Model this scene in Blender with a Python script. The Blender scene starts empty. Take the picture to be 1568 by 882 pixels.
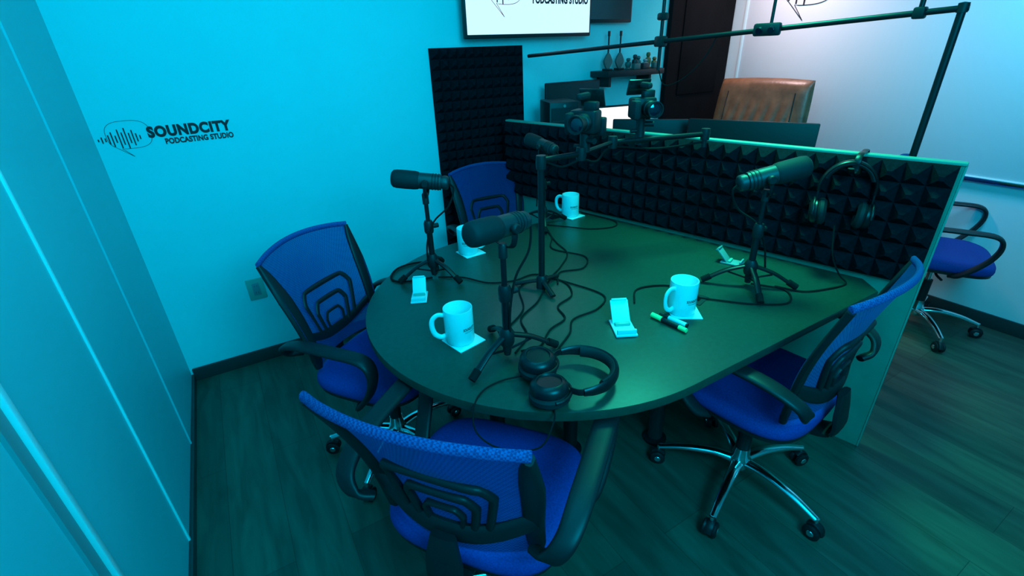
import bpy, bmesh, math, random
from mathutils import Vector, Matrix, Euler
random.seed(4)
R = math.radians
scene = bpy.context.scene
scene.view_settings.view_transform = 'Standard'
scene.view_settings.look = 'None'

# ------------------------------------------------------------------ materials
def new_mat(name):
    m = bpy.data.materials.new(name); m.use_nodes = True
    nt = m.node_tree
    return m, nt, nt.nodes['Principled BSDF']

def mat(name, col, rough=0.5, metal=0.0, spec=0.5, nscale=0, namt=0.15, bump=0.0, bscale=200, emit=None, estr=0):
    m, nt, p = new_mat(name)
    p.inputs['Base Color'].default_value = (*col, 1)
    p.inputs['Roughness'].default_value = rough
    p.inputs['Metallic'].default_value = metal
    p.inputs['Specular IOR Level'].default_value = spec
    tc = nt.nodes.new('ShaderNodeTexCoord')
    if nscale:
        n = nt.nodes.new('ShaderNodeTexNoise'); n.inputs['Scale'].default_value = nscale
        n.inputs['Detail'].default_value = 4
        nt.links.new(tc.outputs['Object'], n.inputs['Vector'])
        r = nt.nodes.new('ShaderNodeValToRGB')
        r.color_ramp.elements[0].position = 0.3; r.color_ramp.elements[1].position = 0.7
        r.color_ramp.elements[0].color = (*[c*(1-namt) for c in col], 1)
        r.color_ramp.elements[1].color = (*[min(1, c*(1+namt)) for c in col], 1)
        nt.links.new(n.outputs['Fac'], r.inputs['Fac'])
        nt.links.new(r.outputs['Color'], p.inputs['Base Color'])
    if bump:
        n2 = nt.nodes.new('ShaderNodeTexNoise'); n2.inputs['Scale'].default_value = bscale
        nt.links.new(tc.outputs['Object'], n2.inputs['Vector'])
        b = nt.nodes.new('ShaderNodeBump'); b.inputs['Strength'].default_value = bump
        b.inputs['Distance'].default_value = 0.002
        nt.links.new(n2.outputs['Fac'], b.inputs['Height'])
        nt.links.new(b.outputs['Normal'], p.inputs['Normal'])
    if emit:
        p.inputs['Emission Color'].default_value = (*emit, 1)
        p.inputs['Emission Strength'].default_value = estr
    return m

M_wall = mat('wall_paint', (0.72, 0.8, 0.8), 0.55, nscale=3, namt=0.02, bump=0.08, bscale=120)
M_wallc = mat('wall_paint_lit_cyan', (0.12, 0.80, 0.82), 0.6, nscale=3, namt=0.02, bump=0.08, bscale=120)  # white wall with the cyan room light mixed into its base colour
M_panel = mat('left_panel_lit_cyan', (0.10, 0.60, 0.64), 0.45, nscale=2, namt=0.03)  # red kept low here too: cyan light put into the panel colour
M_ceil = mat('ceiling_paint', (0.25, 0.5, 0.5), 0.8)
M_base = mat('baseboard_dark', (0.03, 0.04, 0.04), 0.4)
M_trim = mat('trim_light', (0.75, 0.92, 0.92), 0.3)
M_trimd = mat('seam_dark', (0.25, 0.3, 0.32), 0.5)
M_table = mat('table_laminate', (0.018, 0.050, 0.036), 0.36, nscale=60, namt=0.12, bump=0.05, bscale=300)
M_black = mat('black_plastic', (0.012, 0.013, 0.015), 0.48, spec=0.4)
M_blackm = mat('black_matte', (0.008, 0.009, 0.011), 0.75)
M_bmetal = mat('black_metal', (0.008, 0.008, 0.01), 0.4, metal=0.0, spec=0.4)
M_chrome = mat('chrome', (0.85, 0.87, 0.9), 0.12, metal=1.0)
M_foam = mat('acoustic_foam', (0.010, 0.010, 0.014), 0.95, spec=0.05, nscale=90, namt=0.3, bump=0.4, bscale=400)
M_mug = mat('mug_ceramic', (0.7, 0.88, 0.88), 0.2)
M_white = mat('white_plastic', (0.65, 0.85, 0.85), 0.35)
M_ink = mat('black_ink', (0.01, 0.01, 0.015), 0.6)
M_red = mat('red_ink', (0.7, 0.02, 0.04), 0.6)
M_rubber = mat('rubber', (0.008, 0.008, 0.008), 0.9, spec=0.2)
M_grey = mat('mic_grey', (0.025, 0.027, 0.03), 0.45)
M_hp = mat('headphone_plastic', (0.009, 0.009, 0.011), 0.35, spec=0.4)
M_lens = mat('lens_glass', (0.01, 0.01, 0.02), 0.05, spec=1.0)
M_seat = mat('seat_fabric_blue', (0.007, 0.045, 0.27), 0.75, spec=0.25, nscale=260, namt=0.25, bump=0.3, bscale=500)
M_leather = mat('brown_leather', (0.2, 0.085, 0.04), 0.35, nscale=15, namt=0.3, bump=0.4, bscale=70)
M_divtop = mat('divider_edge_trim', (0.09, 0.34, 0.26), 0.55)
M_divpan = mat('divider_laminate', (0.08, 0.27, 0.20), 0.45, nscale=8, namt=0.1)
M_green = mat('marker_cap_green', (0.15, 0.9, 0.3), 0.4)
M_outlet = mat('outlet_plastic', (0.15, 0.45, 0.38), 0.4)
M_gold = mat('gold_figurine', (0.20, 0.14, 0.05), 0.45, metal=0.4)
M_teal = mat('teal_figurine', (0.04, 0.12, 0.11), 0.4)
M_screen = mat('screen_white', (0.8, 0.8, 0.8), 0.3, emit=(0.75, 0.86, 0.95), estr=0.85)
M_screenw = mat('screen_warm', (0.8, 0.8, 0.8), 0.3, emit=(1.0, 0.75, 0.6), estr=1.3)
M_screend = mat('screen_dark', (0.01, 0.015, 0.015), 0.15)
M_wboard = mat('whiteboard_enamel', (0.76, 0.8, 0.82), 0.28)
M_door = mat('door_black', (0.004, 0.004, 0.005), 0.7, spec=0.1, nscale=6, namt=0.3)
M_desk = mat('desk_laminate', (0.03, 0.03, 0.035), 0.5)

def mesh_fabric():
    m, nt, p = new_mat('chair_mesh_blue')
    p.inputs['Roughness'].default_value = 0.8
    p.inputs['Specular IOR Level'].default_value = 0.3
    tc = nt.nodes.new('ShaderNodeTexCoord')
    mp = nt.nodes.new('ShaderNodeMapping'); mp.inputs['Scale'].default_value = (230, 230, 230)
    ck = nt.nodes.new('ShaderNodeTexChecker'); ck.inputs['Scale'].default_value = 1
    ck.inputs['Color1'].default_value = (0.03, 0.18, 0.54, 1); ck.inputs['Color2'].default_value = (0.01, 0.065, 0.23, 1)
    nt.links.new(tc.outputs['Object'], mp.inputs['Vector']); nt.links.new(mp.outputs['Vector'], ck.inputs['Vector'])
    nt.links.new(ck.outputs['Color'], p.inputs['Base Color'])
    tr = nt.nodes.new('ShaderNodeBsdfTranslucent'); tr.inputs['Color'].default_value = (0.05, 0.2, 0.58, 1)
    mx = nt.nodes.new('ShaderNodeMixShader'); mx.inputs['Fac'].default_value = 0.35
    tp = nt.nodes.new('ShaderNodeBsdfTransparent'); tp.inputs['Color'].default_value = (0.5, 0.75, 1, 1)
    mx2 = nt.nodes.new('ShaderNodeMixShader'); mx2.inputs['Fac'].default_value = 0.2
    out = nt.nodes['Material Output']
    nt.links.new(p.outputs[0], mx.inputs[1]); nt.links.new(tr.outputs[0], mx.inputs[2])
    nt.links.new(mx.outputs[0], mx2.inputs[1]); nt.links.new(tp.outputs[0], mx2.inputs[2])
    nt.links.new(mx2.outputs[0], out.inputs['Surface'])
    return m
M_mesh = mesh_fabric()

def floor_mat():
    m, nt, p = new_mat('vinyl_wood_floor')
    tc = nt.nodes.new('ShaderNodeTexCoord')
    mp = nt.nodes.new('ShaderNodeMapping'); mp.inputs['Rotation'].default_value = (0, 0, R(90))
    br = nt.nodes.new('ShaderNodeTexBrick')
    br.inputs['Scale'].default_value = 1.0; br.inputs['Brick Width'].default_value = 1.2
    br.inputs['Row Height'].default_value = 0.19; br.inputs['Mortar Size'].default_value = 0.001
    br.inputs['Color1'].default_value = (0.085, 0.115, 0.082, 1); br.inputs['Color2'].default_value = (0.055, 0.08, 0.06, 1)
    br.inputs['Mortar'].default_value = (0.03, 0.04, 0.03, 1)
    nt.links.new(tc.outputs['Object'], mp.inputs['Vector']); nt.links.new(mp.outputs['Vector'], br.inputs['Vector'])
    mp2 = nt.nodes.new('ShaderNodeMapping'); mp2.inputs['Scale'].default_value = (9, 1.3, 1)
    n = nt.nodes.new('ShaderNodeTexNoise'); n.inputs['Scale'].default_value = 2; n.inputs['Detail'].default_value = 8
    n.inputs['Distortion'].default_value = 0.6
    nt.links.new(tc.outputs['Object'], mp2.inputs['Vector']); nt.links.new(mp2.outputs['Vector'], n.inputs['Vector'])
    rp = nt.nodes.new('ShaderNodeValToRGB'); rp.color_ramp.elements[0].position = 0.3; rp.color_ramp.elements[1].position = 0.7
    rp.color_ramp.elements[0].color = (0.55, 0.55, 0.55, 1); rp.color_ramp.elements[1].color = (1.15, 1.15, 1.15, 1)
    nt.links.new(n.outputs['Fac'], rp.inputs['Fac'])
    mx = nt.nodes.new('ShaderNodeMix'); mx.data_type = 'RGBA'; mx.blend_type = 'MULTIPLY'; mx.inputs['Factor'].default_value = 1
    nt.links.new(br.outputs['Color'], mx.inputs['A']); nt.links.new(rp.outputs['Color'], mx.inputs['B'])
    nt.links.new(mx.outputs['Result'], p.inputs['Base Color'])
    p.inputs['Roughness'].default_value = 0.5
    p.inputs['Specular IOR Level'].default_value = 0.35
    b = nt.nodes.new('ShaderNodeBump'); b.inputs['Strength'].default_value = 0.12; b.inputs['Distance'].default_value = 0.003
    nt.links.new(n.outputs['Fac'], b.inputs['Height']); nt.links.new(b.outputs['Normal'], p.inputs['Normal'])
    return m
M_floor = floor_mat()

# ------------------------------------------------------------------ builder
def catmull(pts, n=6, closed=False):
    P = [Vector(p) for p in pts]; out = []
    m = len(P); segs = m if closed else m-1
    for i in range(segs):
        if closed:
            p0, p1, p2, p3 = P[(i-1) % m], P[i], P[(i+1) % m], P[(i+2) % m]
        else:
            p1, p2 = P[i], P[i+1]
            p0 = P[i-1] if i > 0 else p1*2-p2
            p3 = P[i+2] if i+2 < m else p2*2-p1
        for k in range(n):
            t = k/n
            out.append(0.5*((2*p1)+(-p0+p2)*t+(2*p0-5*p1+4*p2-p3)*t*t+(-p0+3*p1-3*p2+p3)*t**3))
    if not closed: out.append(P[-1])
    return out

class B:
    def __init__(s, name, loc=(0,0,0), rot=(0,0,0), scale=1.0):
        s.name = name; s.loc = loc; s.rot = rot; s.scale = scale; s.parts = {}; s.M = Matrix.Identity(4)
    def bm(s, pn, m):
        if pn not in s.parts: s.parts[pn] = (bmesh.new(), m)
        return s.parts[pn][0]
    def merge(s, pn, m, tmp):
        tmp.transform(s.M)
        me = bpy.data.meshes.new('t'); tmp.to_mesh(me); tmp.free()
        s.bm(pn, m).from_mesh(me); bpy.data.meshes.remove(me)
    def box(s, pn, m, c, size, rot=(0,0,0), bev=0.0, seg=2, taper=None):
        t = bmesh.new(); bmesh.ops.create_cube(t, size=1)
        for v in t.verts: v.co = Vector((v.co.x*size[0], v.co.y*size[1], v.co.z*size[2]))
        if taper:
            for v in t.verts:
                if v.co.z > 0: v.co.x *= taper[0]; v.co.y *= taper[1]
        if bev: bmesh.ops.bevel(t, geom=list(t.edges), offset=bev, segments=seg, affect='EDGES', profile=0.5)
        t.transform(Matrix.Translation(c) @ Euler(rot).to_matrix().to_4x4())
        s.merge(pn, m, t)
    def sweep(s, pn, m, pts, ra, rb=None, ref=None, n=6, sides=10, smooth=True, closed=False, sq=1.0):
        P = catmull(pts, n, closed) if smooth else [Vector(p) for p in pts]
        N = len(P)
        def val(r, i):
            if not isinstance(r, (list, tuple)): return r
            x = i/(N-1)*(len(r)-1); k = min(int(x), len(r)-2); return r[k]+(r[k+1]-r[k])*(x-k)
        t = bmesh.new(); rings = []
        prevN = None
        for i, p in enumerate(P):
            if closed: T = (P[(i+1) % N]-P[i-1])
            else: T = P[min(i+1, N-1)]-P[max(i-1, 0)]
            if T.length < 1e-9: T = Vector((0, 0, 1))
            T.normalize()
            if ref is not None:
                W = T.cross(Vector(ref))
                if W.length < 1e-4: W = prevN or T.orthogonal()
            else:
                if prevN is None: W = T.cross(Vector((0.13, 0.21, 0.97)));
                else: W = prevN - T*prevN.dot(T)
                if W.length < 1e-4: W = T.orthogonal()
            W.normalize(); Q = T.cross(W).normalized(); prevN = W
            a = val(ra, i); b = val(rb if rb is not None else ra, i)
            ring = []
            for k in range(sides):
                th = 2*math.pi*(k+0.5)/sides
                c_, s_ = math.cos(th), math.sin(th)
                cx = math.copysign(abs(c_)**sq, c_); sx = math.copysign(abs(s_)**sq, s_)
                ring.append(t.verts.new(p + W*(a*cx) + Q*(b*sx)))
            rings.append(ring)
        R_ = len(rings)
        for i in range(R_ if closed else R_-1):
            A, C = rings[i], rings[(i+1) % R_]
            for k in range(sides):
                t.faces.new((A[k], A[(k+1) % sides], C[(k+1) % sides], C[k]))
        if not closed:
            t.faces.new(rings[0][::-1]); t.faces.new(rings[-1])
        bmesh.ops.recalc_face_normals(t, faces=t.faces)
        s.merge(pn, m, t)
    def cyl(s, pn, m, p1, p2, r1, r2=None, sides=16):
        s.sweep(pn, m, [p1, p2], [r1, r1 if r2 is None else r2], smooth=False, sides=sides)
    def lathe(s, pn, m, prof, origin=(0,0,0), axis=(0,0,1), seg=24):
        t = bmesh.new(); rings = []
        for r, h in prof:
            if r < 1e-6: rings.append([t.verts.new((0, 0, h))])
            else: rings.append([t.verts.new((r*math.cos(2*math.pi*k/seg), r*math.sin(2*math.pi*k/seg), h)) for k in range(seg)])
        for A, C in zip(rings, rings[1:]):
            for k in range(seg):
                k2 = (k+1) % seg
                if len(A) == 1 and len(C) == 1: continue
                if len(A) == 1: t.faces.new((A[0], C[k2], C[k]))
                elif len(C) == 1: t.faces.new((A[k], A[k2], C[0]))
                else: t.faces.new((A[k], A[k2], C[k2], C[k]))
        bmesh.ops.recalc_face_normals(t, faces=t.faces)
        q = Vector((0, 0, 1)).rotation_difference(Vector(axis).normalized())
        t.transform(Matrix.Translation(origin) @ q.to_matrix().to_4x4())
        s.merge(pn, m, t)
    def rings(s, pn, m, outline, rg, deform=None):
        cx = sum(p[0] for p in outline)/len(outline); cy = sum(p[1] for p in outline)/len(outline)
        t = bmesh.new(); rs = []
        for sc, z in rg:
            ring = []
            for x, y in outline:
                v = Vector((cx+(x-cx)*sc, cy+(y-cy)*sc, z))
                if deform: v = deform(v)
                ring.append(t.verts.new(v))
            rs.append(ring)
        n = len(outline)
        for A, C in zip(rs, rs[1:]):
            for k in range(n): t.faces.new((A[k], A[(k+1) % n], C[(k+1) % n], C[k]))
        t.faces.new(rs[0][::-1]); t.faces.new(rs[-1])
        bmesh.ops.recalc_face_normals(t, faces=t.faces)
        s.merge(pn, m, t)
    def surf(s, pn, m, fn, nu, nv, thick=0.0):
        t = bmesh.new(); g = [[t.verts.new(fn(i/nu, j/nv)) for j in range(nv+1)] for i in range(nu+1)]
        for i in range(nu):
            for j in range(nv): t.faces.new((g[i][j], g[i+1][j], g[i+1][j+1], g[i][j+1]))
        if thick: bmesh.ops.solidify(t, geom=list(t.faces), thickness=thick)
        bmesh.ops.recalc_face_normals(t, faces=t.faces)
        s.merge(pn, m, t)
    def text(s, pn, m, txt, size, loc, rot, width=None, bold=0.0, ext=0.0008):
        cu = bpy.data.curves.new('txt', 'FONT'); cu.body = txt; cu.size = size; cu.extrude = ext; cu.offset = bold
        cu.space_character = 1.0 + bold*40
        cu.align_x = 'LEFT'; cu.align_y = 'BOTTOM_BASELINE'
        ob = bpy.data.objects.new('txt', cu); scene.collection.objects.link(ob)
        bpy.context.view_layer.update()
        me = bpy.data.meshes.new_from_object(ob.evaluated_get(bpy.context.evaluated_depsgraph_get()))
        bpy.data.objects.remove(ob)
        t = bmesh.new(); t.from_mesh(me); bpy.data.meshes.remove(me)
        if width:
            xs = [v.co.x for v in t.verts]; k = width/(max(xs)-min(xs)); mn = min(xs)
            for v in t.verts: v.co.x = (v.co.x-mn)*k
        t.transform(Matrix.Translation(loc) @ Euler(rot).to_matrix().to_4x4())
        s.merge(pn, m, t)
    def finish(s, angle=40, solo=False):
        if solo and len(s.parts) == 1:
            (bm_, m), = s.parts.values()
            me = bpy.data.meshes.new(s.name); bm_.to_mesh(me); bm_.free()
            me.materials.append(m); me.shade_smooth(); me.set_sharp_from_angle(angle=R(angle))
            o = bpy.data.objects.new(s.name, me); scene.collection.objects.link(o)
            o.location = s.loc; o.rotation_euler = s.rot; o.scale = (s.scale,)*3
            return o
        e = bpy.data.objects.new(s.name, None); scene.collection.objects.link(e)
        e.location = s.loc; e.rotation_euler = s.rot; e.scale = (s.scale,)*3; e.empty_display_size = 0.1
        for pn, (bm_, m) in s.parts.items():
            me = bpy.data.meshes.new(pn); bm_.to_mesh(me); bm_.free()
            me.materials.append(m); me.shade_smooth(); me.set_sharp_from_angle(angle=R(angle))
            o = bpy.data.objects.new(pn, me); scene.collection.objects.link(o); o.parent = e
        return e

def sbox(name, m, lo, hi, bev=0.0):
    c = [(a+b)/2 for a, b in zip(lo, hi)]; sz = [b-a for a, b in zip(lo, hi)]
    b = B(name, loc=c); b.box(name, m, (0,0,0), sz, bev=bev); return b.finish(solo=True)

# ------------------------------------------------------------------ room
XL, XR, YB, YF, ZC = -0.46, 3.58, 2.70, -1.3, 2.6
sbox('floor', M_floor, (XL-0.1, YF-0.1, -0.1), (XR+0.1, YB+0.1, 0))
sbox('ceiling', M_ceil, (XL-0.1, YF-0.1, ZC), (XR+0.1, YB+0.1, ZC+0.1))
sbox('wall_back', M_wallc, (XL-0.1, YB, 0), (XR+0.1, YB+0.1, ZC))
sbox('wall_left', M_panel, (XL-0.1, YF, 0), (XL, YB, ZC))
sbox('wall_right', M_wall, (XR, YF, 0), (XR+0.1, YB, ZC))
sbox('wall_front', M_wallc, (XL-0.1, YF-0.1, 0), (XR+0.1, YF, ZC))
sbox('baseboard_back', M_base, (XL+0.012, YB-0.014, 0), (2.88, YB, 0.075), 0.003)
sbox('baseboard_left', M_base, (XL, YF, 0), (XL+0.014, YB, 0.04), 0.003)
sbox('baseboard_right', M_base, (XR-0.014, YF, 0), (XR, YB-0.06, 0.08), 0.003)
sbox('trim_1', M_trim, (XL, 1.03, 0.035), (XL+0.018, 1.05, ZC), 0.003)
sbox('trim_2', M_trim, (XL, 1.552, 0.035), (XL+0.006, 1.560, ZC))
sbox('trim_3', M_panel, (XL, 2.10, 0.035), (XL+0.006, 2.106, ZC))
sbox('trim_4', M_trimd, (XL, 0.99, 0.035), (XL+0.008, 1.028, ZC))
sbox('trim_5', M_chrome, (XR-0.03, YF, 0.80), (XR, 2.45, 0.825), 0.004)

b = B('door_1', loc=(3.225, YB-0.022, 0.0))
b.box('door_leaf', M_door, (0, 0, 1.1), (0.66, 0.04, 2.2), bev=0.004)
for z in (0.55, 1.6):
    b.box('door_moulding', M_door, (0, -0.024, z), (0.42, 0.012, 0.8), bev=0.005)
b.cyl('door_handle', M_chrome, (-0.27, -0.02, 1.02), (-0.27, -0.07, 1.02), 0.01)
b.cyl('door_handle', M_chrome, (-0.27, -0.07, 1.02), (-0.17, -0.07, 1.02), 0.009)
b.finish()

b = B('whiteboard', loc=(XR-0.012, 1.1, 1.5))
b.box('board_face', M_wboard, (0, 0, 0), (0.016, 2.9, 1.34), bev=0.002)
for z in (-0.68, 0.68): b.box('board_frame', M_trim, (-0.004, 0, z), (0.02, 2.92, 0.02), bev=0.003)
for y in (-1.46, 1.46): b.box('board_frame', M_trim, (-0.004, y, 0), (0.02, 0.02, 1.38), bev=0.003)
b.finish()

def logo(b, m_text, m_wave, m_line):
    hs = [0.012, 0.03, 0.018, 0.045, 0.07, 0.035, 0.09, 0.06, 0.10, 0.05, 0.075, 0.04, 0.02]
    for i, h in enumerate(hs):
        b.box('waveform', m_wave, (i*0.0095, 0, 0.0), (0.0035, 0.0016, h*0.75), bev=0)
    bub = []
    for k in range(40):
        a = -math.pi*0.62 + 2*math.pi*k/40*0.97
        bub.append((0.085+0.062*math.copysign(abs(math.cos(a))**0.7, math.cos(a)), 0, 0.012+0.05*math.copysign(abs(math.sin(a))**0.7, math.sin(a))))
    bub = [(0.08, 0, -0.068)] + bub + [(0.08, 0, -0.068)]
    b.sweep('speech_bubble', m_line, bub, 0.0008, 0.0006, ref=(0,1,0), smooth=False, sides=6)
    b.text('title', m_text, 'SOUNDCITY', 0.052, (0.137, -0.0002, -0.004), (R(90), 0, 0), width=0.255, bold=0.003)
    b.text('subtitle', m_text, 'PODCASTING STUDIO', 0.028, (0.180, -0.0002, -0.034), (R(90), 0, 0), width=0.212, bold=0.0012)

b = B('logo_decal', loc=(-0.445, YB-0.001, 1.262)); b.M = Matrix.Diagonal((1.29, 1, 1.15, 1))
logo(b, M_ink, M_ink, M_ink); b.finish()
b = B('logo_decal', loc=(XR-0.022, 2.36, 1.86), rot=(0, 0, R(-90))); b.M = Matrix.Diagonal((2.9, 1, 3.0, 1))
logo(b, M_ink, M_ink, M_ink); b.finish()

b = B('power_outlet', loc=(-0.04, YB, 0.44))
b.box('plate', M_outlet, (0, -0.004, 0), (0.085, 0.008, 0.12), bev=0.003)
b.box('socket', M_trimd, (0, -0.0085, 0.0), (0.035, 0.003, 0.07), bev=0.001)
for z in (-0.018, 0.018):
    for x in (-0.006, 0.006): b.box('slot', M_ink, (x, -0.0102, z), (0.002, 0.001, 0.008))
b.finish()

# ------------------------------------------------------------------ foam helper
def pyramids(b, pn, m, x0, z0, w, h, nx, nz, y0, depth, thick=0.015):
    t = bmesh.new()
    dx, dz = w/nx, h/nz
    g = [[t.verts.new((x0+i*dx, y0, z0+j*dz)) for j in range(nz+1)] for i in range(nx+1)]
    for i in range(nx):
        for j in range(nz):
            cx, cz = x0+(i+0.5)*dx, z0+(j+0.5)*dz; e = 0.1
            top = [t.verts.new((cx+a*dx*e, y0+depth, cz+c*dz*e)) for a, c in ((-1,-1),(1,-1),(1,1),(-1,1))]
            base = [g[i][j], g[i+1][j], g[i+1][j+1], g[i][j+1]]
            t.faces.new(top)
            for k in range(4): t.faces.new((base[k], base[(k+1) % 4], top[(k+1) % 4], top[k]))
    bmesh.ops.recalc_face_normals(t, faces=t.faces)
    b.merge(pn, m, t)
    b.box(pn, m, (x0+w/2, y0-math.copysign(thick/2, depth), z0+h/2), (w, thick, h))

b = B('acoustic_foam_panel', loc=(1.09, YB-0.003, 0.36))
pyramids(b, 'foam', M_foam, 0, 0, 0.59, 1.21, 11, 22, -0.02, -0.03, 0.02)
b.finish(angle=20, solo=True)

# ------------------------------------------------------------------ divider
DA = math.atan2(1.8, -0.47); DL = 2.03
b = B('desk_divider', loc=(1.975, 0.558, 0), rot=(0, 0, DA))
b.box('panel', M_divpan, (DL/2, -0.015, 0.5875), (DL, 0.03, 1.175), bev=0.002)
b.box('top_trim', M_divtop, (DL/2, -0.012, 1.180), (DL+0.01, 0.036, 0.010), bev=0.003)
b.box('end_trim', M_divtop, (-0.003, -0.015, 0.5875), (0.006, 0.034, 1.173), bev=0.002)
pyramids(b, 'foam', M_foam, 0.01, 0.762, DL-0.02, 0.412, 30, 6, 0.02, 0.036, 0.018)
b.finish(angle=20)

# ------------------------------------------------------------------ table
out = []
cx, cy, r = 0.9, 1.28, 0.66
for k in range(49):
    a = R(90+180*k/48); out.append((cx+r*math.cos(a), cy+r*math.sin(a)))
def divx(y): return 1.975-0.2611*(y-0.558)
out.append((divx(0.62)-0.12, 0.62)); out.append((divx(0.70)-0.035, 0.70)); out.append((divx(1.94)-0.025, 1.94))
b = B('conference_table', loc=(0, 0, 0))
b.rings('table_top', M_table, out, [(0.995, 0.722), (0.999, 0.7225), (1.0, 0.7265), (1.0, 0.745), (0.998, 0.7495), (0.994, 0.75)])
for x, y in ((0.66, 1.30), (1.3, 1.05), (1.45, 1.70), (0.95, 1.2)):
    b.cyl('table_leg_%d' % int(x*100), M_bmetal if x != 1.3 else M_grey, (x, y, 0.01), (x, y, 0.722), 0.03, sides=20)
    b.lathe('leg_foot', M_bmetal, [(0, 0), (0.05, 0), (0.05, 0.012), (0.032, 0.02), (0, 0.02)], (x, y, 0))
b.box('cable_port', M_blackm, (1.28, 0.93, 0.7512), (0.075, 0.05, 0.0026), rot=(0,0,0.3), bev=0.001)
b.box('cable_port_slot', M_chrome, (1.28, 0.93, 0.7526), (0.03, 0.02, 0.001), rot=(0,0,0.3))
b.finish(angle=50)

# ------------------------------------------------------------------ office chair
def office_chair(loc, facing, base_rot=0.0, sc=1.0, rec=0.10):
    b = B('office_chair', loc=(loc[0], loc[1], 0), rot=(0, 0, R(facing-90)), scale=sc)
    b.lathe('base_hub', M_chrome, [(0, 0.075), (0.03, 0.075), (0.038, 0.09), (0.038, 0.12), (0.03, 0.135), (0.026, 0.17), (0, 0.17)])
    b.cyl('gas_lift', M_black, (0,0,0.15), (0,0,0.30), 0.025)
    b.cyl('gas_piston', M_chrome, (0,0,0.28), (0,0,0.40), 0.014)
    for k in range(5):
        a = R(base_rot-(facing-90)+72*k); c, s_ = math.cos(a), math.sin(a)
        pts = [(0.02*c, 0.02*s_, 0.108), (0.10*c, 0.10*s_, 0.118), (0.20*c, 0.20*s_, 0.105), (0.285*c, 0.285*s_, 0.078)]
        b.sweep('base_leg', M_chrome, pts, [0.022, 0.019, 0.016, 0.013], [0.016, 0.014, 0.012, 0.01], ref=(0,0,1), sides=12)
        px, py = 0.288*c, 0.288*s_
        b.cyl('caster_stem', M_chrome, (px, py, 0.05), (px, py, 0.085), 0.007, sides=10)
        ox, oy = -s_, c
        for sg in (-1, 1):
            p1 = (px+ox*0.006*sg, py+oy*0.006*sg, 0.028); p2 = (px+ox*0.024*sg, py+oy*0.024*sg, 0.028)
            b.lathe('caster_wheel', M_black, [(0, 0), (0.024, 0), (0.028, 0.004), (0.028, 0.014), (0.022, 0.018), (0, 0.018)], p1, (ox*sg, oy*sg, 0), seg=18)
            b.lathe('caster_cap', M_chrome, [(0, 0), (0.012, 0), (0.01, 0.002), (0, 0.002)], p2, (ox*sg, oy*sg, 0), seg=14)
        b.sweep('caster_hood', M_black, [(px+c*0.03, py+s_*0.03, 0.03), (px+c*0.02, py+s_*0.02, 0.05), (px, py, 0.059), (px-c*0.022, py-s_*0.022, 0.05)], 0.012, 0.004, ref=(0,0,1), sides=8)
    b.box('seat_mechanism', M_black, (0, -0.02, 0.405), (0.16, 0.22, 0.035), bev=0.008)
    b.sweep('tilt_lever', M_black, [(0.06, 0.0, 0.40), (0.16, 0.0, 0.395), (0.22, 0.02, 0.39)], 0.006)
    o = []
    for k in range(48):
        a = 2*math.pi*k/48; c, s_ = math.cos(a), math.sin(a)
        o.append((0.235*math.copysign(abs(c)**0.55, c), 0.01+0.22*math.copysign(abs(s_)**0.55, s_)))
    def df(v):
        f = max(0, (v.y-0.1))/0.15; v = v.copy(); v.z -= 0.018*f*f; return v
    b.rings('seat_pan', M_black, o, [(0.93, 0.422), (0.97, 0.428), (0.97, 0.442)], df)
    b.rings('seat', M_seat, o, [(0.95, 0.438), (0.99, 0.446), (1.0, 0.458), (0.99, 0.474), (0.95, 0.486), (0.85, 0.494), (0.6, 0.494), (0.3, 0.49), (0.05, 0.488)], df)
    def S(u, v, off=0.0):
        vv = max(0, v)
        w = 0.19+0.038*math.sin(min(1, vv*1.05)*math.pi/2)
        y = -0.205-rec*vv**1.2+0.035*math.sin(vv*math.pi)*0.6+0.055*u*u - off
        z = 0.52+0.435*v - 0.022*u*u*vv
        return Vector((u*w, y, z))
    b.surf('back_mesh', M_mesh, lambda i, j: S(-0.96+1.92*i, -0.04+1.03*j), 24, 20, 0.005)
    b.sweep('back_top_hem', M_mesh, [S(u, 0.99) for u in (-0.98, -0.7, -0.35, 0, 0.35, 0.7, 0.98)], 0.008, 0.011, sides=10)
    for sg in (-1, 1):
        b.sweep('back_frame', M_black, [S(sg*f, v, 0.004) for f, v in ((0.97, 0.975), (0.93, 0.85), (0.90, 0.65), (0.89, 0.45), (0.90, 0.25), (0.95, 0.05), (0.97, -0.03))], [0.008, 0.018, 0.026, 0.026, 0.024, 0.022, 0.014], 0.010, ref=(0,1,0), sides=12, sq=0.7)
    b.sweep('back_crossbar', M_black, [S(u, v, 0.008) for u, v in ((-0.92, 0.27), (-0.6, 0.17), (-0.3, 0.12), (0.0, 0.11), (0.3, 0.12), (0.6, 0.17), (0.92, 0.27))], [0.02, 0.024, 0.028, 0.03, 0.028, 0.024, 0.02], 0.010, ref=(0,1,0), sides=12, sq=0.7)
    def loop(pts, wd):
        q = []
        for i, (u, v) in enumerate(pts):
            if 0 < i < len(pts)-1:
                for j in (i-1, i+1):
                    du, dv = pts[j][0]-u, pts[j][1]-v
                    q.append((u+du*0.13, v+dv*0.13))
            else: q.append((u, v))
        b.sweep('back_rib', M_black, [S(u, v, 0.004) for u, v in q], wd, 0.009, ref=(0,1,0), sides=10, n=3, sq=0.7)
    loop([(-0.48, 0.16), (-0.57, 0.48), (-0.46, 0.565), (0.46, 0.565), (0.57, 0.48), (0.48, 0.16)], 0.0095)
    loop([(-0.32, 0.14), (-0.38, 0.35), (-0.28, 0.43), (0.28, 0.43), (0.38, 0.35), (0.32, 0.14)], 0.0095)
    loop([(-0.19, 0.13), (-0.22, 0.25), (-0.15, 0.305), (0.15, 0.305), (0.22, 0.25), (0.19, 0.13)], 0.006)
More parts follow.
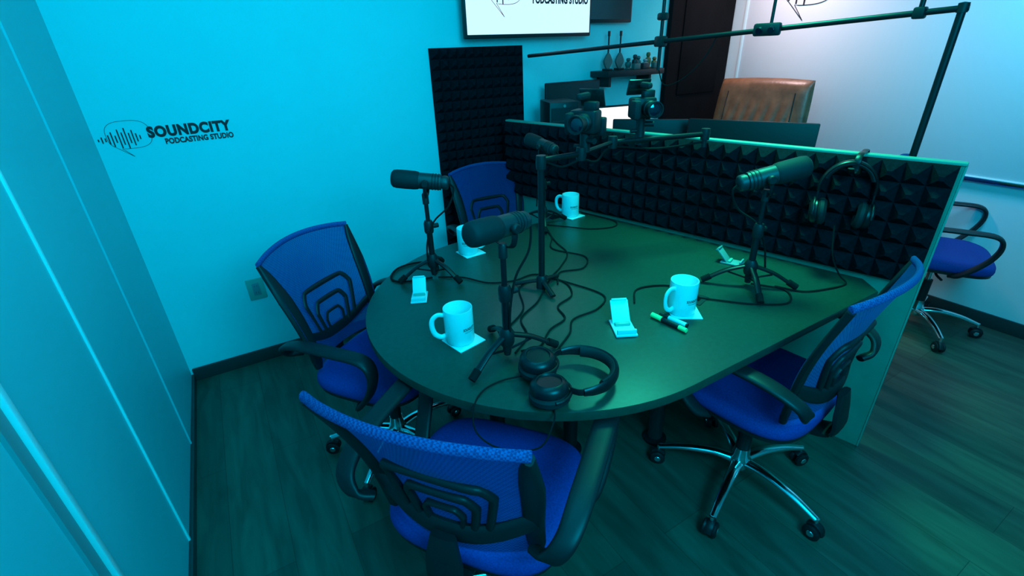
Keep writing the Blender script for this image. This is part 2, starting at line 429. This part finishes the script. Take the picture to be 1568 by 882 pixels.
    b.sweep('back_bracket', M_black, [(0, -0.06, 0.405), (0, -0.17, 0.40), (0, -0.245, 0.43), (0, -0.245, 0.50), (0, -0.235, 0.57)], [0.04, 0.042, 0.045, 0.045, 0.03], 0.011, ref=(0,-0.5,0.5), sides=12, sq=0.6)
    for sg in (-1, 1):
        pts = [(sg*0.21, 0.05, 0.425), (sg*0.255, 0.08, 0.45), (sg*0.272, 0.15, 0.54), (sg*0.275, 0.175, 0.62), (sg*0.275, 0.145, 0.668), (sg*0.275, 0.03, 0.674),
               (sg*0.272, -0.12, 0.668), (sg*0.262, -0.205, 0.64), (sg*0.235, -0.225, 0.60), (sg*0.195, -0.205, 0.58)]
        b.sweep('armrest', M_black, pts, [0.010]*10, [0.024, 0.024, 0.024, 0.025, 0.028, 0.029, 0.028, 0.024, 0.021, 0.018], ref=(sg,0,0), sides=14, sq=0.75)
    return b.finish(angle=45)

office_chair((0.39, 0.84), 38, 20, 1.04, 0.14)
office_chair((0.34, 1.625), -53, 10, 1.0, 0.12)
office_chair((1.27, 2.23), -92, 0)
office_chair((1.40, 0.72), 97, 56, 1.03, 0.09)
office_chair((3.25, 0.89), -66, 10)

# leather executive chair
b = B('leather_executive_chair', loc=(2.93, 2.07, 0), rot=(0, 0, R(180-90+8)))
b.lathe('base_hub', M_black, [(0, 0.07), (0.04, 0.07), (0.045, 0.13), (0.03, 0.17), (0, 0.17)])
b.cyl('gas_lift', M_black, (0,0,0.15), (0,0,0.42), 0.026)
for k in range(5):
    a = R(72*k+15); c, s_ = math.cos(a), math.sin(a)
    b.sweep('base_leg', M_black, [(0,0,0.11), (0.15*c,0.15*s_,0.11), (0.31*c,0.31*s_,0.075)], [0.028, 0.024, 0.018], [0.02,0.018,0.012], ref=(0,0,1))
    b.lathe('caster_wheel', M_black, [(0,-0.02),(0.026,-0.02),(0.03,-0.012),(0.03,0.012),(0.026,0.02),(0,0.02)], (0.31*c,0.31*s_,0.03), (-s_,c,0))
b.box('seat', M_leather, (0, 0.02, 0.50), (0.54, 0.52, 0.13), bev=0.05, seg=4)
def LB(i, j, off):
    u = -1+2*i; v = j
    w = 0.30+0.03*math.sin(v*math.pi*0.8)-0.01*v
    e = (1-abs(u)**8)**0.5*(1-abs(2*v-1)**12)**0.5
    pleat = 0.022*abs(math.sin(u*math.pi*4.5+0.8*math.sin(v*9)))*max(0, min(1, (0.86-v)*4))*(1 if abs(u) < 0.72 else 0)
    return Vector((u*w, -0.25-0.10*v+off*(0.05*e)+ (off>0)*pleat*e, 0.52+0.80*v-0.012*u*u*v))
b.surf('backrest_front', M_leather, lambda i, j: LB(i, j, 1), 80, 40)
b.surf('backrest_back', M_leather, lambda i, j: LB(i, j, -1), 30, 20)
for u in (-0.72, 0.72):
    b.sweep('backrest_seam', M_black, [LB((u+1)/2, v, 1.04) for v in (0.1, 0.3, 0.5, 0.7, 0.9)], 0.003)
for sg in (-1, 1):
    b.sweep('armrest', M_black, [(sg*0.28, 0.1, 0.46), (sg*0.33, 0.17, 0.60), (sg*0.33, 0.1, 0.70), (sg*0.33, -0.1, 0.71), (sg*0.31, -0.25, 0.68)], 0.02, 0.03, ref=(sg,0,0))
b.finish(angle=60)

# ------------------------------------------------------------------ microphones
def mic_head(b):
    def along(prof, pn, m): b.lathe(pn, m, prof, (0,0,0), (1,0,0), seg=28)
    along([(0, -0.088), (0.018, -0.088), (0.022, -0.085), (0.024, -0.08), (0.024, -0.068), (0.0215, -0.067), (0.0215, -0.063), (0.0265, -0.062),
           (0.0275, -0.02), (0.0275, 0.015), (0.0275, 0.02)], 'mic_body', M_grey)
    for x in (-0.055, -0.045, -0.035): along([(0.0268, x), (0.0285, x+0.001), (0.0285, x+0.004), (0.0268, x+0.005)], 'mic_rib', M_black)
    along([(0.0275, 0.014), (0.030, 0.018), (0.0315, 0.03), (0.032, 0.06), (0.0315, 0.09), (0.029, 0.102), (0.022, 0.108), (0, 0.110)], 'windscreen', M_blackm)
    b.sweep('yoke', M_bmetal, [(-0.01, 0.034, 0.0), (-0.01, 0.034, -0.03), (-0.01, 0.025, -0.048), (-0.01, 0, -0.052), (-0.01, -0.025, -0.048), (-0.01, -0.034, -0.03), (-0.01, -0.034, 0.0)], 0.008, 0.0025, sides=8)
    for sg in (-1, 1):
        b.lathe('yoke_knob', M_black, [(0, 0.0), (0.011, 0.0), (0.013, 0.004), (0.013, 0.012), (0.010, 0.015), (0, 0.015)], (-0.01, sg*0.030, 0), (0, sg, 0), seg=18)

def podcast_mic(loc, yaw, pitch=8, h=0.39, legs=(0, 120, 240), sc=1.0, lr=1.0):
    b = B('desk_microphone', loc=(loc[0], loc[1], 0.7505))
    b.cyl('stand_tube', M_bmetal, (0, 0, 0.05), (0, 0, 0.21), 0.0115)
    b.cyl('stand_tube', M_bmetal, (0, 0, 0.2), (0, 0, h-0.07), 0.008)
    b.lathe('stand_clutch', M_black, [(0, 0.185), (0.016, 0.187), (0.018, 0.195), (0.018, 0.225), (0.014, 0.235), (0, 0.235)])
    b.cyl('clutch_knob', M_black, (0.015, 0, 0.21), (0.038, 0, 0.21), 0.009)
    b.lathe('stand_collar', M_black, [(0, 0.045), (0.018, 0.045), (0.022, 0.055), (0.022, 0.085), (0.014, 0.10), (0, 0.10)])
    b.lathe('stand_foot_plug', M_black, [(0, 0.012), (0.01, 0.012), (0.013, 0.03), (0.013, 0.05), (0, 0.05)])
    for k in range(3):
        a = R(legs[k]); c, s_ = math.cos(a)*lr, math.sin(a)*lr
        b.sweep('tripod_leg', M_bmetal, [(0.018*c, 0.018*s_, 0.075), (0.07*c, 0.07*s_, 0.055), (0.125*c, 0.125*s_, 0.018)], 0.010, 0.006, ref=(0,0,1), sides=10, sq=0.7)
        b.sweep('leg_strut', M_bmetal, [(0.012*c, 0.012*s_, 0.03), (0.065*c, 0.065*s_, 0.05)], 0.005, 0.003, ref=(0,0,1), smooth=False)
        b.cyl('rubber_foot', M_rubber, (0.113*c, 0.113*s_, 0.028), (0.138*c, 0.138*s_, 0.011), 0.0115, sides=14)
    b.lathe('adapter', M_black, [(0, h-0.085), (0.012, h-0.085), (0.012, h-0.05), (0.009, h-0.045), (0, h-0.045)])
    b.M = Matrix.Translation((0, 0, h)) @ Matrix.Rotation(R(yaw), 4, 'Z') @ Matrix.Diagonal((sc, sc, sc, 1)) @ Matrix.Rotation(R(-pitch), 4, 'Y')
    mic_head(b)
    b.sweep('mic_cable', M_rubber, [(-0.085, 0, 0), (-0.105, 0, -0.02), (-0.09, 0.01, -0.08), (-0.04, 0.012, -0.14), (-0.018, 0.016, -0.22), (-0.02, 0.014, -0.30)], 0.0032, sides=8)
    b.M = Matrix.Identity(4)
    return b.finish(angle=45)

podcast_mic((0.592, 1.638), 150, 7, 0.385, (174, 294, 54), 1.05)
podcast_mic((0.554, 1.0), 195, 4, 0.40, (200, 345, 80), 1.05, 1.1)
podcast_mic((1.515, 0.905), -32, 14, 0.40, (137, 230, 310), 1.15, 1.15)
podcast_mic((1.287, 1.889), 100, 10, 0.395)

# ------------------------------------------------------------------ mugs / coasters
def mug(x, y, hrot, txtrot=None):
    b = B('coffee_mug', loc=(x, y, 0.7545), rot=(0, 0, R(hrot)))
    b.lathe('cup', M_mug, [(0, 0.0), (0.040, 0.0), (0.043, 0.003), (0.0445, 0.008), (0.0445, 0.112), (0.0438, 0.1145), (0.0425, 0.1145), (0.041, 0.111), (0.041, 0.010), (0.036, 0.006), (0, 0.006)], seg=36)
    b.sweep('handle', M_mug, [(0.043, 0, 0.095), (0.062, 0, 0.098), (0.078, 0, 0.085), (0.081, 0, 0.06), (0.074, 0, 0.035), (0.058, 0, 0.022), (0.043, 0, 0.024)], 0.0055, 0.008, sides=10)
    cu = B('x')
    cu.text('t', M_ink, 'SOUNDCITY', 0.012, (0, 0, 0), (0, 0, 0), width=0.045, bold=0.0004, ext=0.0)
    cu.text('t', M_ink, 'PODCASTING STUDIO', 0.006, (0.006, -0.008, 0), (0, 0, 0), width=0.039, ext=0.0)
    tb = cu.parts['t'][0]
    a0 = R((txtrot if txtrot is not None else -120)-hrot)
    for v in tb.verts:
        a = a0+(v.co.x-0.022)/0.045; z = 0.052+v.co.y; v.co = Vector((0.0449*math.cos(a), 0.0449*math.sin(a), z))
    b.merge('printed_logo', M_ink, tb)
    b.finish(angle=50)
def coaster(x, y, rot):
    b = B('coaster', loc=(x, y, 0.7502), rot=(0, 0, R(rot)))
    b.box('coaster', M_white, (0,0,0.002), (0.098, 0.098, 0.004), bev=0.0015); b.finish(solo=True)
for (x, y, hr, tr, cr) in ((0.477, 1.157, 165, -70, 12), (1.165, 0.903, 180, -95, 55), (0.815, 1.785, -25, -120, 5), (1.486, 1.928, 120, -100, 8)):
    mug(x, y, hr, tr); coaster(x+0.008, y-0.006, cr)

def phone_stand(x, y, rot, m=M_white, z=0.7505, sc=1.0):
    b = B('phone_stand', loc=(x, y, z), rot=(0, 0, R(rot)), scale=sc)
    b.box('base_plate', m, (0, 0, 0.004), (0.068, 0.10, 0.008), bev=0.003)
    b.box('front_lip', m, (0, -0.043, 0.014), (0.06, 0.008, 0.02), bev=0.002)
    b.box('hinge', M_outlet, (0, 0.01, 0.012), (0.05, 0.014, 0.012), bev=0.004)
    b.box('back_plate', m, (0, 0.045, 0.036), (0.058, 0.006, 0.08), rot=(R(-42), 0, 0), bev=0.002)
    b.box('top_lip', m, (0, 0.073, 0.066), (0.05, 0.02, 0.006), rot=(R(-42), 0, 0), bev=0.002)
    b.finish()
phone_stand(0.935, 0.93, -28)
phone_stand(0.475, 1.50, -25, sc=0.85)
phone_stand(1.64, 1.06, 20, M_trimd, sc=0.8)

b = B('marker_pen', loc=(1.07, 0.865, 0.7595), rot=(0, 0, R(-84)))
b.cyl('barrel', M_black, (-0.03, 0, 0), (0.035, 0, 0), 0.008); b.cyl('cap', M_green, (-0.068, 0, 0), (-0.028, 0, 0), 0.0085); b.cyl('tail', M_green, (0.033, 0, 0), (0.062, 0, 0), 0.0075)
b.finish()
b = B('marker_pen', loc=(1.096, 0.86, 0.7595), rot=(0, 0, R(-82)))
b.cyl('barrel', M_white, (-0.03, 0, 0), (0.035, 0, 0), 0.008); b.cyl('cap', M_black, (-0.06, 0, 0), (-0.028, 0, 0), 0.0085); b.cyl('tail', M_black, (0.033, 0, 0), (0.04, 0, 0), 0.007)
b.finish()

# ------------------------------------------------------------------ headphones
def headphones(M, swivel=False, sc=1.0):
    b = B('headphones', scale=sc)
    b.loc = M.to_translation(); b.rot = M.to_euler()
    arc = []
    for k in range(13):
        a = R(-8+196*k/12); arc.append((0.084*math.cos(a), 0, 0.084*math.sin(a)+0.015*abs(math.sin(a))))
    b.sweep('headband', M_hp, arc, [0.006]+[0.006]*5+[0.006], [0.010]+[0.016]*5+[0.010], ref=(0,1,0), n=3, sides=10)
    b.sweep('headband_pad', M_blackm, [(p[0]*0.93, 0, p[2]*0.93) for p in arc[2:11]], 0.009, 0.015, ref=(0,1,0), n=4, sides=10)
    for sg in (-1, 1):
        if swivel:
            b.sweep('slider', M_hp, [(sg*0.083, 0, 0.0), (sg*0.080, 0, -0.02), (sg*0.066, 0, -0.036)], 0.003, 0.009, ref=(0,1,0), sides=8)
            yk = [(sg*0.049+0.050*math.cos(R(t)), 0.004*sg, -0.08+0.050*math.sin(R(t))) for t in range(0, 181, 20)]
            ax = (-sg*0.10, 1, 0.0); o = (sg*0.050, -0.012+0.004*sg, -0.08)
        else:
            b.box('slider', M_hp, (sg*0.083, 0, -0.02), (0.006, 0.018, 0.05), bev=0.002)
            yk = [(sg*0.088, 0.048*math.cos(R(t)), -0.085+0.048*math.sin(R(t))) for t in range(0, 181, 20)]
            ax = (sg, 0, -0.08); o = (sg*0.060, 0, -0.085)
        b.sweep('yoke', M_bmetal, yk, 0.004, 0.003, sides=8, n=2)
        b.lathe('earcup', M_hp, [(0, 0.008), (0.040, 0.008), (0.045, 0.014), (0.044, 0.026), (0.038, 0.034), (0.03, 0.037), (0.028, 0.033), (0, 0.034)], o, ax, seg=30)
        b.lathe('ear_pad', M_blackm, [(0.022, -0.008), (0.026, -0.016), (0.038, -0.016), (0.048, -0.007), (0.048, 0.004), (0.042, 0.010), (0, 0.010)], o, ax, seg=30)
        b.lathe('cup_ring', M_grey, [(0.0298, 0.0373), (0.0302, 0.0375), (0.0306, 0.0371)], o, ax, seg=30)
    b.finish()
band = Vector((math.cos(R(-18)), math.sin(R(-18)), 0)); up = Vector((0, 0, 1)); xx = up.cross(band)
tiltM = Matrix((xx, up, band)).transposed().to_4x4()
headphones(Matrix.Translation((0.645, 0.800, 0.790)) @ tiltM, True, 1.1)
headphones(Matrix.Translation((1.842, 0.812, 1.068)) @ Matrix.Rotation(DA+0.25, 4, 'Z'))
b = B('headphone_hook', loc=(1.975, 0.558, 0), rot=(0, 0, DA))
b.sweep('hook', M_bmetal, [(0.27, -0.04, 1.12), (0.27, -0.04, 1.187), (0.27, 0.0, 1.190), (0.27, 0.05, 1.190), (0.27, 0.075, 1.17), (0.27, 0.075, 1.138), (0.27, 0.12, 1.138), (0.27, 0.15, 1.16)], 0.003, 0.010, ref=(1,0,0), sides=8, n=3)
b.finish(solo=True)

# ------------------------------------------------------------------ centre pole & camera arm
b = B('camera_boom_stand', loc=(0.89, 1.318, 0.7505))
for k in range(3):
    a = R(20+120*k); c, s_ = math.cos(a), math.sin(a)
    b.sweep('base_leg', M_bmetal, [(0, 0, 0.03), (0.05*c, 0.05*s_, 0.022), (0.10*c, 0.10*s_, 0.010)], 0.010, 0.006, ref=(0,0,1))
b.lathe('base_collar', M_black, [(0, 0.0), (0.02, 0.0), (0.02, 0.04), (0.014, 0.05), (0, 0.05)])
b.cyl('pole', M_bmetal, (0, 0, 0.03), (0, 0, 0.475), 0.0115)
b.lathe('pole_head', M_black, [(0, 0.44), (0.016, 0.44), (0.018, 0.46), (0.016, 0.485), (0, 0.487)])
A0 = Vector((0, 0, 0.470)); A1 = Vector((0.165, -0.003, 0.470)); A2 = Vector((0.40, 0.10, 0.468)); A3 = Vector((0.53, 0.09, 0.468)); A4 = Vector((0.79, -0.012, 0.468))
b.cyl('boom_arm', M_bmetal, A0, A1, 0.009)
b.cyl('boom_arm', M_bmetal, A1, A2, 0.008)
b.cyl('boom_arm', M_bmetal, A2, A4, 0.010)
for p in (A1, A2, A3, A4): b.lathe('arm_joint', M_black, [(0, -0.022), (0.017, -0.022), (0.019, 0), (0.017, 0.022), (0, 0.022)], p)
b.cyl('end_joint', M_black, A4+Vector((0,0,-0.05)), A4, 0.010)
b.sweep('arm_cable', M_rubber, [(0.02, 0.0, 0.46), (0.09, 0.0, 0.435), A1+Vector((0,0,-0.02)), (0.28, 0.05, 0.42), A2+Vector((0,0,-0.02)), (0.6, 0.06, 0.425), A4+Vector((0,0,-0.03))], 0.004)
def camera_head(b, M):
    b.M = M
    b.box('camera_body', M_black, (0, 0, 0), (0.06, 0.095, 0.075), bev=0.01)
    b.box('viewfinder', M_black, (0, 0.02, 0.048), (0.035, 0.045, 0.03), bev=0.006)
    b.box('grip', M_blackm, (0.03, -0.04, -0.004), (0.055, 0.03, 0.07), bev=0.012)
    b.lathe('lens_barrel', M_black, [(0, 0), (0.029, 0), (0.029, 0.025), (0.026, 0.028), (0.026, 0.05), (0.030, 0.055), (0.030, 0.068), (0.026, 0.068), (0.024, 0.061), (0, 0.06)], (0.03, 0.01, 0), (1, 0, 0))
    b.lathe('lens_glass', M_lens, [(0, 0.065), (0.015, 0.064), (0.024, 0.060)], (0.03, 0.01, 0), (1, 0, 0))
    b.box('flip_screen', M_screend, (-0.045, 0, 0.07), (0.008, 0.09, 0.06), rot=(0, R(20), 0), bev=0.003)
    b.box('hot_shoe_microphone', M_blackm, (0.02, 0, 0.08), (0.075, 0.022, 0.022), bev=0.009)
    b.cyl('ball_head', M_black, (0, 0, -0.035), (0, 0, -0.10), 0.018)
    b.cyl('ball_head_knob', M_black, (0, 0, -0.06), (0.02, 0.045, -0.06), 0.010)
    b.cyl('ball_head_knob', M_black, (0, 0, -0.085), (0.0, -0.04, -0.085), 0.008)
    b.box('battery_plate', M_black, (-0.04, 0.03, -0.02), (0.03, 0.05, 0.06), bev=0.006)
    b.M = Matrix.Identity(4)
camera_head(b, Matrix.Translation(A1+Vector((0.015,0,0.105))) @ Matrix.Rotation(R(205), 4, 'Z'))
camera_head(b, Matrix.Translation(A3+Vector((0.0,0,0.115))) @ Matrix.Rotation(R(250), 4, 'Z'))
b.finish()

# ------------------------------------------------------------------ overhead mount bar
b = B('overhead_camera_mount', loc=(0, 0, 0))
b.cyl('upright_pole', M_bmetal, (2.11, 0.75, 0.7405), (2.11, 0.75, 1.625), 0.0115)
b.box('pole_clamp', M_black, (2.11, 0.75, 0.757), (0.08, 0.08, 0.03), bev=0.006)
b.cyl('cross_bar', M_bmetal, (2.115, 0.735, 1.618), (1.64, 2.55, 1.512), 0.0095)
b.lathe('corner_joint', M_black, [(0, 1.605), (0.015, 1.605), (0.015, 1.632), (0, 1.635)], (2.11, 0.75, 0))
def onbar(t): return Vector((2.115, 0.735, 1.618)).lerp(Vector((1.64, 2.55, 1.512)), t)
p = onbar(0.065)
b.box('bar_clamp', M_black, p, (0.03, 0.035, 0.035), bev=0.006); b.cyl('clamp_rod', M_bmetal, p, p+Vector((0, 0, 0.08)), 0.008)
p = onbar(0.31)
b.box('phone_clamp', M_black, p+Vector((-0.02, 0, 0.0)), (0.03, 0.10, 0.045), rot=(0,0,DA-math.pi/2), bev=0.008)
b.cyl('lens', M_lens, p+Vector((-0.035, 0.02, 0.0)), p+Vector((-0.05, 0.016, -0.005)), 0.012)
b.cyl('lens', M_lens, p+Vector((-0.035, -0.03, 0.0)), p+Vector((-0.05, -0.034, -0.005)), 0.012)
b.cyl('suspension_rod', M_bmetal, p, p+Vector((0, 0.0, 0.99)), 0.006)
p = onbar(0.56)
b.cyl('hanger_rod', M_bmetal, p+Vector((0, 0, -0.12)), p+Vector((0, 0, 0.20)), 0.008)
b.box('hanger_clamp', M_black, p, (0.045, 0.045, 0.045), bev=0.008)
b.box('hanger_clamp', M_black, p+Vector((0,0,0.10)), (0.04, 0.04, 0.03), bev=0.008)
b.box('hanger_clamp', M_black, p+Vector((0,0,0.18)), (0.035, 0.055, 0.02), bev=0.006)
q0 = onbar(0.42)
b.sweep('draped_cable', M_rubber, [q0, q0+Vector((-0.01, 0.05, -0.09)), q0+Vector((-0.02, 0.14, -0.17)), q0+Vector((-0.03, 0.24, -0.20)), onbar(0.56)+Vector((0, 0, -0.11))], 0.0025, sides=6)
b.finish()

# ------------------------------------------------------------------ work desk behind divider
b = B('work_desk', loc=(0, 0, 0))
ol = [(2.04, 0.62), (1.585, 2.35), (1.70, 2.67), (2.66, 2.67), (2.60, 2.34), (2.32, 2.2), (2.62, 0.78)]
b.rings('desk_top', M_desk, ol, [(1, 0.715), (1, 0.74)])
for x, y in ((2.1, 0.72), (2.55, 0.85), (2.58, 2.6), (1.78, 2.6)): b.box('desk_leg', M_bmetal, (x, y, 0.3575), (0.04, 0.04, 0.715), bev=0.003)
b.finish()

def monitor(loc, yaw, w, h, zb, screen=M_screend):
    b = B('computer_monitor', loc=(loc[0], loc[1], 0.7405), rot=(0, 0, R(yaw)))
    zc = zb-0.7405+h/2
    b.box('housing', M_black, (0, 0, zc), (w, 0.022, h), bev=0.006)
    b.box('rear_bulge', M_black, (0, 0.022, zc-0.02), (w*0.5, 0.03, h*0.5), bev=0.012)
    b.box('screen', screen, (0, -0.0115, zc+0.004), (w-0.02, 0.002, h-0.03))
    b.cyl('stand_neck', M_black, (0, 0.035, 0.005), (0, 0.03, zc), 0.018)
    b.box('stand_base', M_black, (0, 0.02, 0.006), (0.20, 0.15, 0.012), bev=0.004)
    b.box('badge', M_trimd, (0, 0.0378, zc+0.06), (0.05, 0.001, 0.008))
    for k in range(3): b.cyl('rear_button', M_trimd, (0.02+k*0.02, 0.036, zc+0.035), (0.02+k*0.02, 0.0385, zc+0.035), 0.005)
    b.finish()
monitor((2.33, 1.55), 115, 0.61, 0.35, 0.835)
monitor((2.15, 2.06), 134, 0.42, 0.27, 0.895)
monitor((1.98, 2.57), 0, 0.42, 0.27, 1.09)
monitor((2.30, 2.50), -12, 0.34, 0.27, 0.93, M_screenw)
b = B('computer_tower', loc=(1.72, 2.36, 0.7405), rot=(0,0,R(-20)))
b.box('case', M_black, (0,0,0.27), (0.17, 0.22, 0.54), bev=0.006)
b.box('front_grille', M_blackm, (0,-0.112,0.27), (0.15, 0.006, 0.48), bev=0.002)
for k in range(7): b.box('grille_slat', M_grey, (0,-0.116,0.08+k*0.06), (0.14, 0.004, 0.006))
b.cyl('power_button', M_chrome, (0,-0.11,0.52), (0,-0.118,0.52), 0.008)
b.finish()

b = B('floating_shelf', loc=(2.47, YB-0.002, 1.385))
b.box('shelf_board', M_black, (0, -0.09, 0), (0.50, 0.18, 0.035), bev=0.003)
b.box('shelf_bracket', M_black, (-0.18, -0.06, -0.045), (0.02, 0.12, 0.07)); b.box('shelf_bracket', M_black, (0.18, -0.06, -0.045), (0.02, 0.12, 0.07))
b.finish()
def mini_guitar(x):
    b = B('miniature_guitar', loc=(x, YB-0.08, 1.403))
    b.rings('body', M_teal, [(0.03*math.cos(t)*(1+0.15*math.cos(2*t)), 0.04*math.sin(t)*(1-0.25*math.cos(2*t))) for t in [k*math.pi/12 for k in range(24)]], [(1, -0.006), (1, 0.006)])
    bm_ = b.parts['body'][0]; bm_.transform(Matrix.Translation((0,0,0.055)) @ Matrix.Rotation(R(90),4,'X'))
    b.box('neck', M_black, (0,0,0.145), (0.009,0.008,0.12), bev=0.002); b.box('headstock', M_black, (0,0,0.215), (0.018,0.007,0.03), bev=0.002)
    b.box('stand', M_black, (0,0.0,0.006), (0.05,0.05,0.012), bev=0.003); b.finish()
mini_guitar(2.30); mini_guitar(2.40)
b = B('figurine_collection', loc=(2.57, YB-0.09, 1.403))
for i, (x, mm, hh) in enumerate(((-0.10, M_teal, 0.07), (-0.06, M_grey, 0.09), (-0.01, M_teal, 0.08), (0.035, M_trimd, 0.06), (0.08, M_gold, 0.10), (0.12, M_gold, 0.07))):
    b.lathe('figure_%d' % i, mm, [(0,0),(0.020,0),(0.022,0.005),(0.014,0.012),(0.021,hh*0.4),(0.018,hh*0.62),(0.009,hh*0.68),(0.015,hh*0.82),(0.012,hh*0.96),(0,hh)], (x, -0.02*(i%2), 0), seg=16)
for i, x in enumerate((-0.08, 0.0, 0.1)): b.box('trinket_box_%d' % i, M_grey if i % 2 else M_teal, (x, -0.055, 0.018), (0.055, 0.03, 0.036), bev=0.003)
b.finish()

# ------------------------------------------------------------------ TVs
def tv(x, yw, z, w, h, lit):
    b = B('flat_screen_television', loc=(x, yw, z))
    b.box('housing', M_black, (0, 0.0, 0), (w, 0.035, h), bev=0.006)
    b.box('screen', M_screen if lit else M_screend, (0, -0.018, 0.004), (w-0.024, 0.003, h-0.03))
    d = YB-yw
    b.box('mount_bracket', M_bmetal, (0, d/2+0.006, 0), (0.2, d-0.016, 0.2))
    if lit:
        b.M = Matrix.Translation((-0.33, -0.021, -0.005)) @ Matrix.Diagonal((1.85, 1, 2.0, 1))
        logo(b, M_ink, M_red, M_red); b.M = Matrix.Identity(4)
    b.finish()
tv(1.69, 2.60, 1.85, 0.85, 0.485, True)
tv(2.31, 2.645, 1.87, 0.36, 0.38, False)

# ------------------------------------------------------------------ cables
def cable(name, pts, r=0.003):
    b = B(name, loc=(0,0,0)); b.sweep('cable', M_rubber, pts, r, sides=8, n=8); b.finish(solo=True)
z = 0.7545
def tp(*xy): return [(x, y, z) for x, y in xy]
cable('audio_cable', tp((0.58, 1.0), (0.66, 1.06), (0.70, 1.16), (0.80, 1.22), (0.86, 1.27), (0.96, 1.36), (1.05, 1.42), (1.16, 1.52), (1.20, 1.66), (1.27, 1.85)))
cable('audio_cable', tp((0.57, 1.02), (0.62, 1.12), (0.74, 1.21), (0.82, 1.36), (0.94, 1.37), (1.0, 1.26), (1.03, 1.13), (0.95, 1.07), (0.84, 1.06), (0.78, 1.0), (0.70, 0.95), (0.66, 0.92)))
cable('audio_cable', tp((0.60, 1.62), (0.68, 1.56), (0.74, 1.46), (0.83, 1.42), (0.93, 1.42), (0.98, 1.30), (0.94, 1.20), (0.85, 1.16), (0.82, 1.08), (0.74, 1.05), (0.66, 0.99), (0.6, 1.0)))
cable('audio_cable', tp((0.95, 1.30), (1.02, 1.38), (1.12, 1.36), (1.2, 1.45), (1.14, 1.60), (1.22, 1.72), (1.28, 1.86)))
cable('audio_cable', tp((1.08, 1.03), (1.16, 1.10), (1.26, 1.07), (1.31, 0.99), (1.29, 0.93)))
cable('audio_cable', tp((1.53, 0.90), (1.58, 0.80), (1.50, 0.74), (1.40, 0.80), (1.33, 0.88), (1.29, 0.93)))
cable('audio_cable', tp((1.55, 2.0), (1.585, 1.86), (1.61, 1.72), (1.55, 1.66), (1.44, 1.70), (1.36, 1.80), (1.30, 1.88)))
cable('audio_cable', tp((0.58, 1.63), (0.47, 1.66), (0.44, 1.72), (0.50, 1.80), (0.60, 1.80), (0.64, 1.72), (0.60, 1.66)), 0.004)
cable('headphone_cable', [(1.80, 0.80, 0.95), (1.78, 0.77, 0.85), (1.80, 0.74, 0.78), (1.80, 0.71, z), (1.72, 0.72, z), (1.62, 0.76, z), (1.58, 0.84, z)])
cable('headphone_cable', [(0.535, 0.885, 0.765), (0.48, 0.91, z), (0.42, 0.90, z), (0.375, 0.865, 0.745), (0.36, 0.83, 0.70), (0.39, 0.77, 0.68), (0.46, 0.70, 0.70), (0.51, 0.71, 0.745), (0.535, 0.74, 0.758)], 0.0022)

# ------------------------------------------------------------------ lights
def area(name, loc, target, size, col, power, sy=None, spread=180):
    l = bpy.data.lights.new(name, 'AREA'); l.energy = power; l.color = col; l.size = size
    if sy: l.shape = 'RECTANGLE'; l.size_y = sy
    l.spread = R(spread)
    o = bpy.data.objects.new(name, l); scene.collection.objects.link(o)
    o.location = loc; o.rotation_euler = (Vector(target)-Vector(loc)).to_track_quat('-Z', 'Y').to_euler()
    return o
area('ceiling_light_cyan', (0.45, 1.1, 2.52), (0.3, 2.4, 0.5), 1.0, (0.0, 0.60, 0.93), 22)
area('wall_light_cyan', (0.5, -0.8, 2.3), (0.5, 2.7, 1.1), 1.0, (0.0, 0.61, 0.92), 80)
area('table_sheen_fill_green', (1.75, 1.35, 2.5), (1.65, 1.0, 0.7), 0.4, (0.04, 1.0, 0.6), 11, spread=75)  # added green fill, stands in for the sheen reflected on the table
area('ceiling_light_warm', (3.0, 2.2, 2.5), (3.5, 2.1, 1.2), 0.3, (1.0, 0.72, 0.76), 8.5, spread=110)
area('ceiling_light_blue', (2.8, 0.6, 2.5), (3.6, 0.9, 1.3), 0.5, (0.12, 0.62, 1.0), 11, spread=110)

w = bpy.data.worlds.new('world'); scene.world = w; w.use_nodes = True
w.node_tree.nodes['Background'].inputs[0].default_value = (0.0, 0.3, 0.4, 1); w.node_tree.nodes['Background'].inputs[1].default_value = 0.1

# ------------------------------------------------------------------ camera
cam = bpy.data.cameras.new('camera'); co = bpy.data.objects.new('camera', cam); scene.collection.objects.link(co)
cam.sensor_width = 36; cam.lens = 16.67; cam.clip_start = 0.02
th, hd, rl = R(26.7), R(60), R(2.2)
fw = Vector((math.cos(th)*math.cos(hd), math.cos(th)*math.sin(hd), -math.sin(th)))
r0 = Vector((math.sin(hd), -math.cos(hd), 0)); u0 = r0.cross(fw)
cx_ = r0*math.cos(rl)-u0*math.sin(rl); cy_ = r0*math.sin(rl)+u0*math.cos(rl)
mm = Matrix((cx_, cy_, -fw)).transposed().to_4x4(); mm.translation = Vector((0, 0, 1.55))
co.matrix_world = mm
scene.camera = co
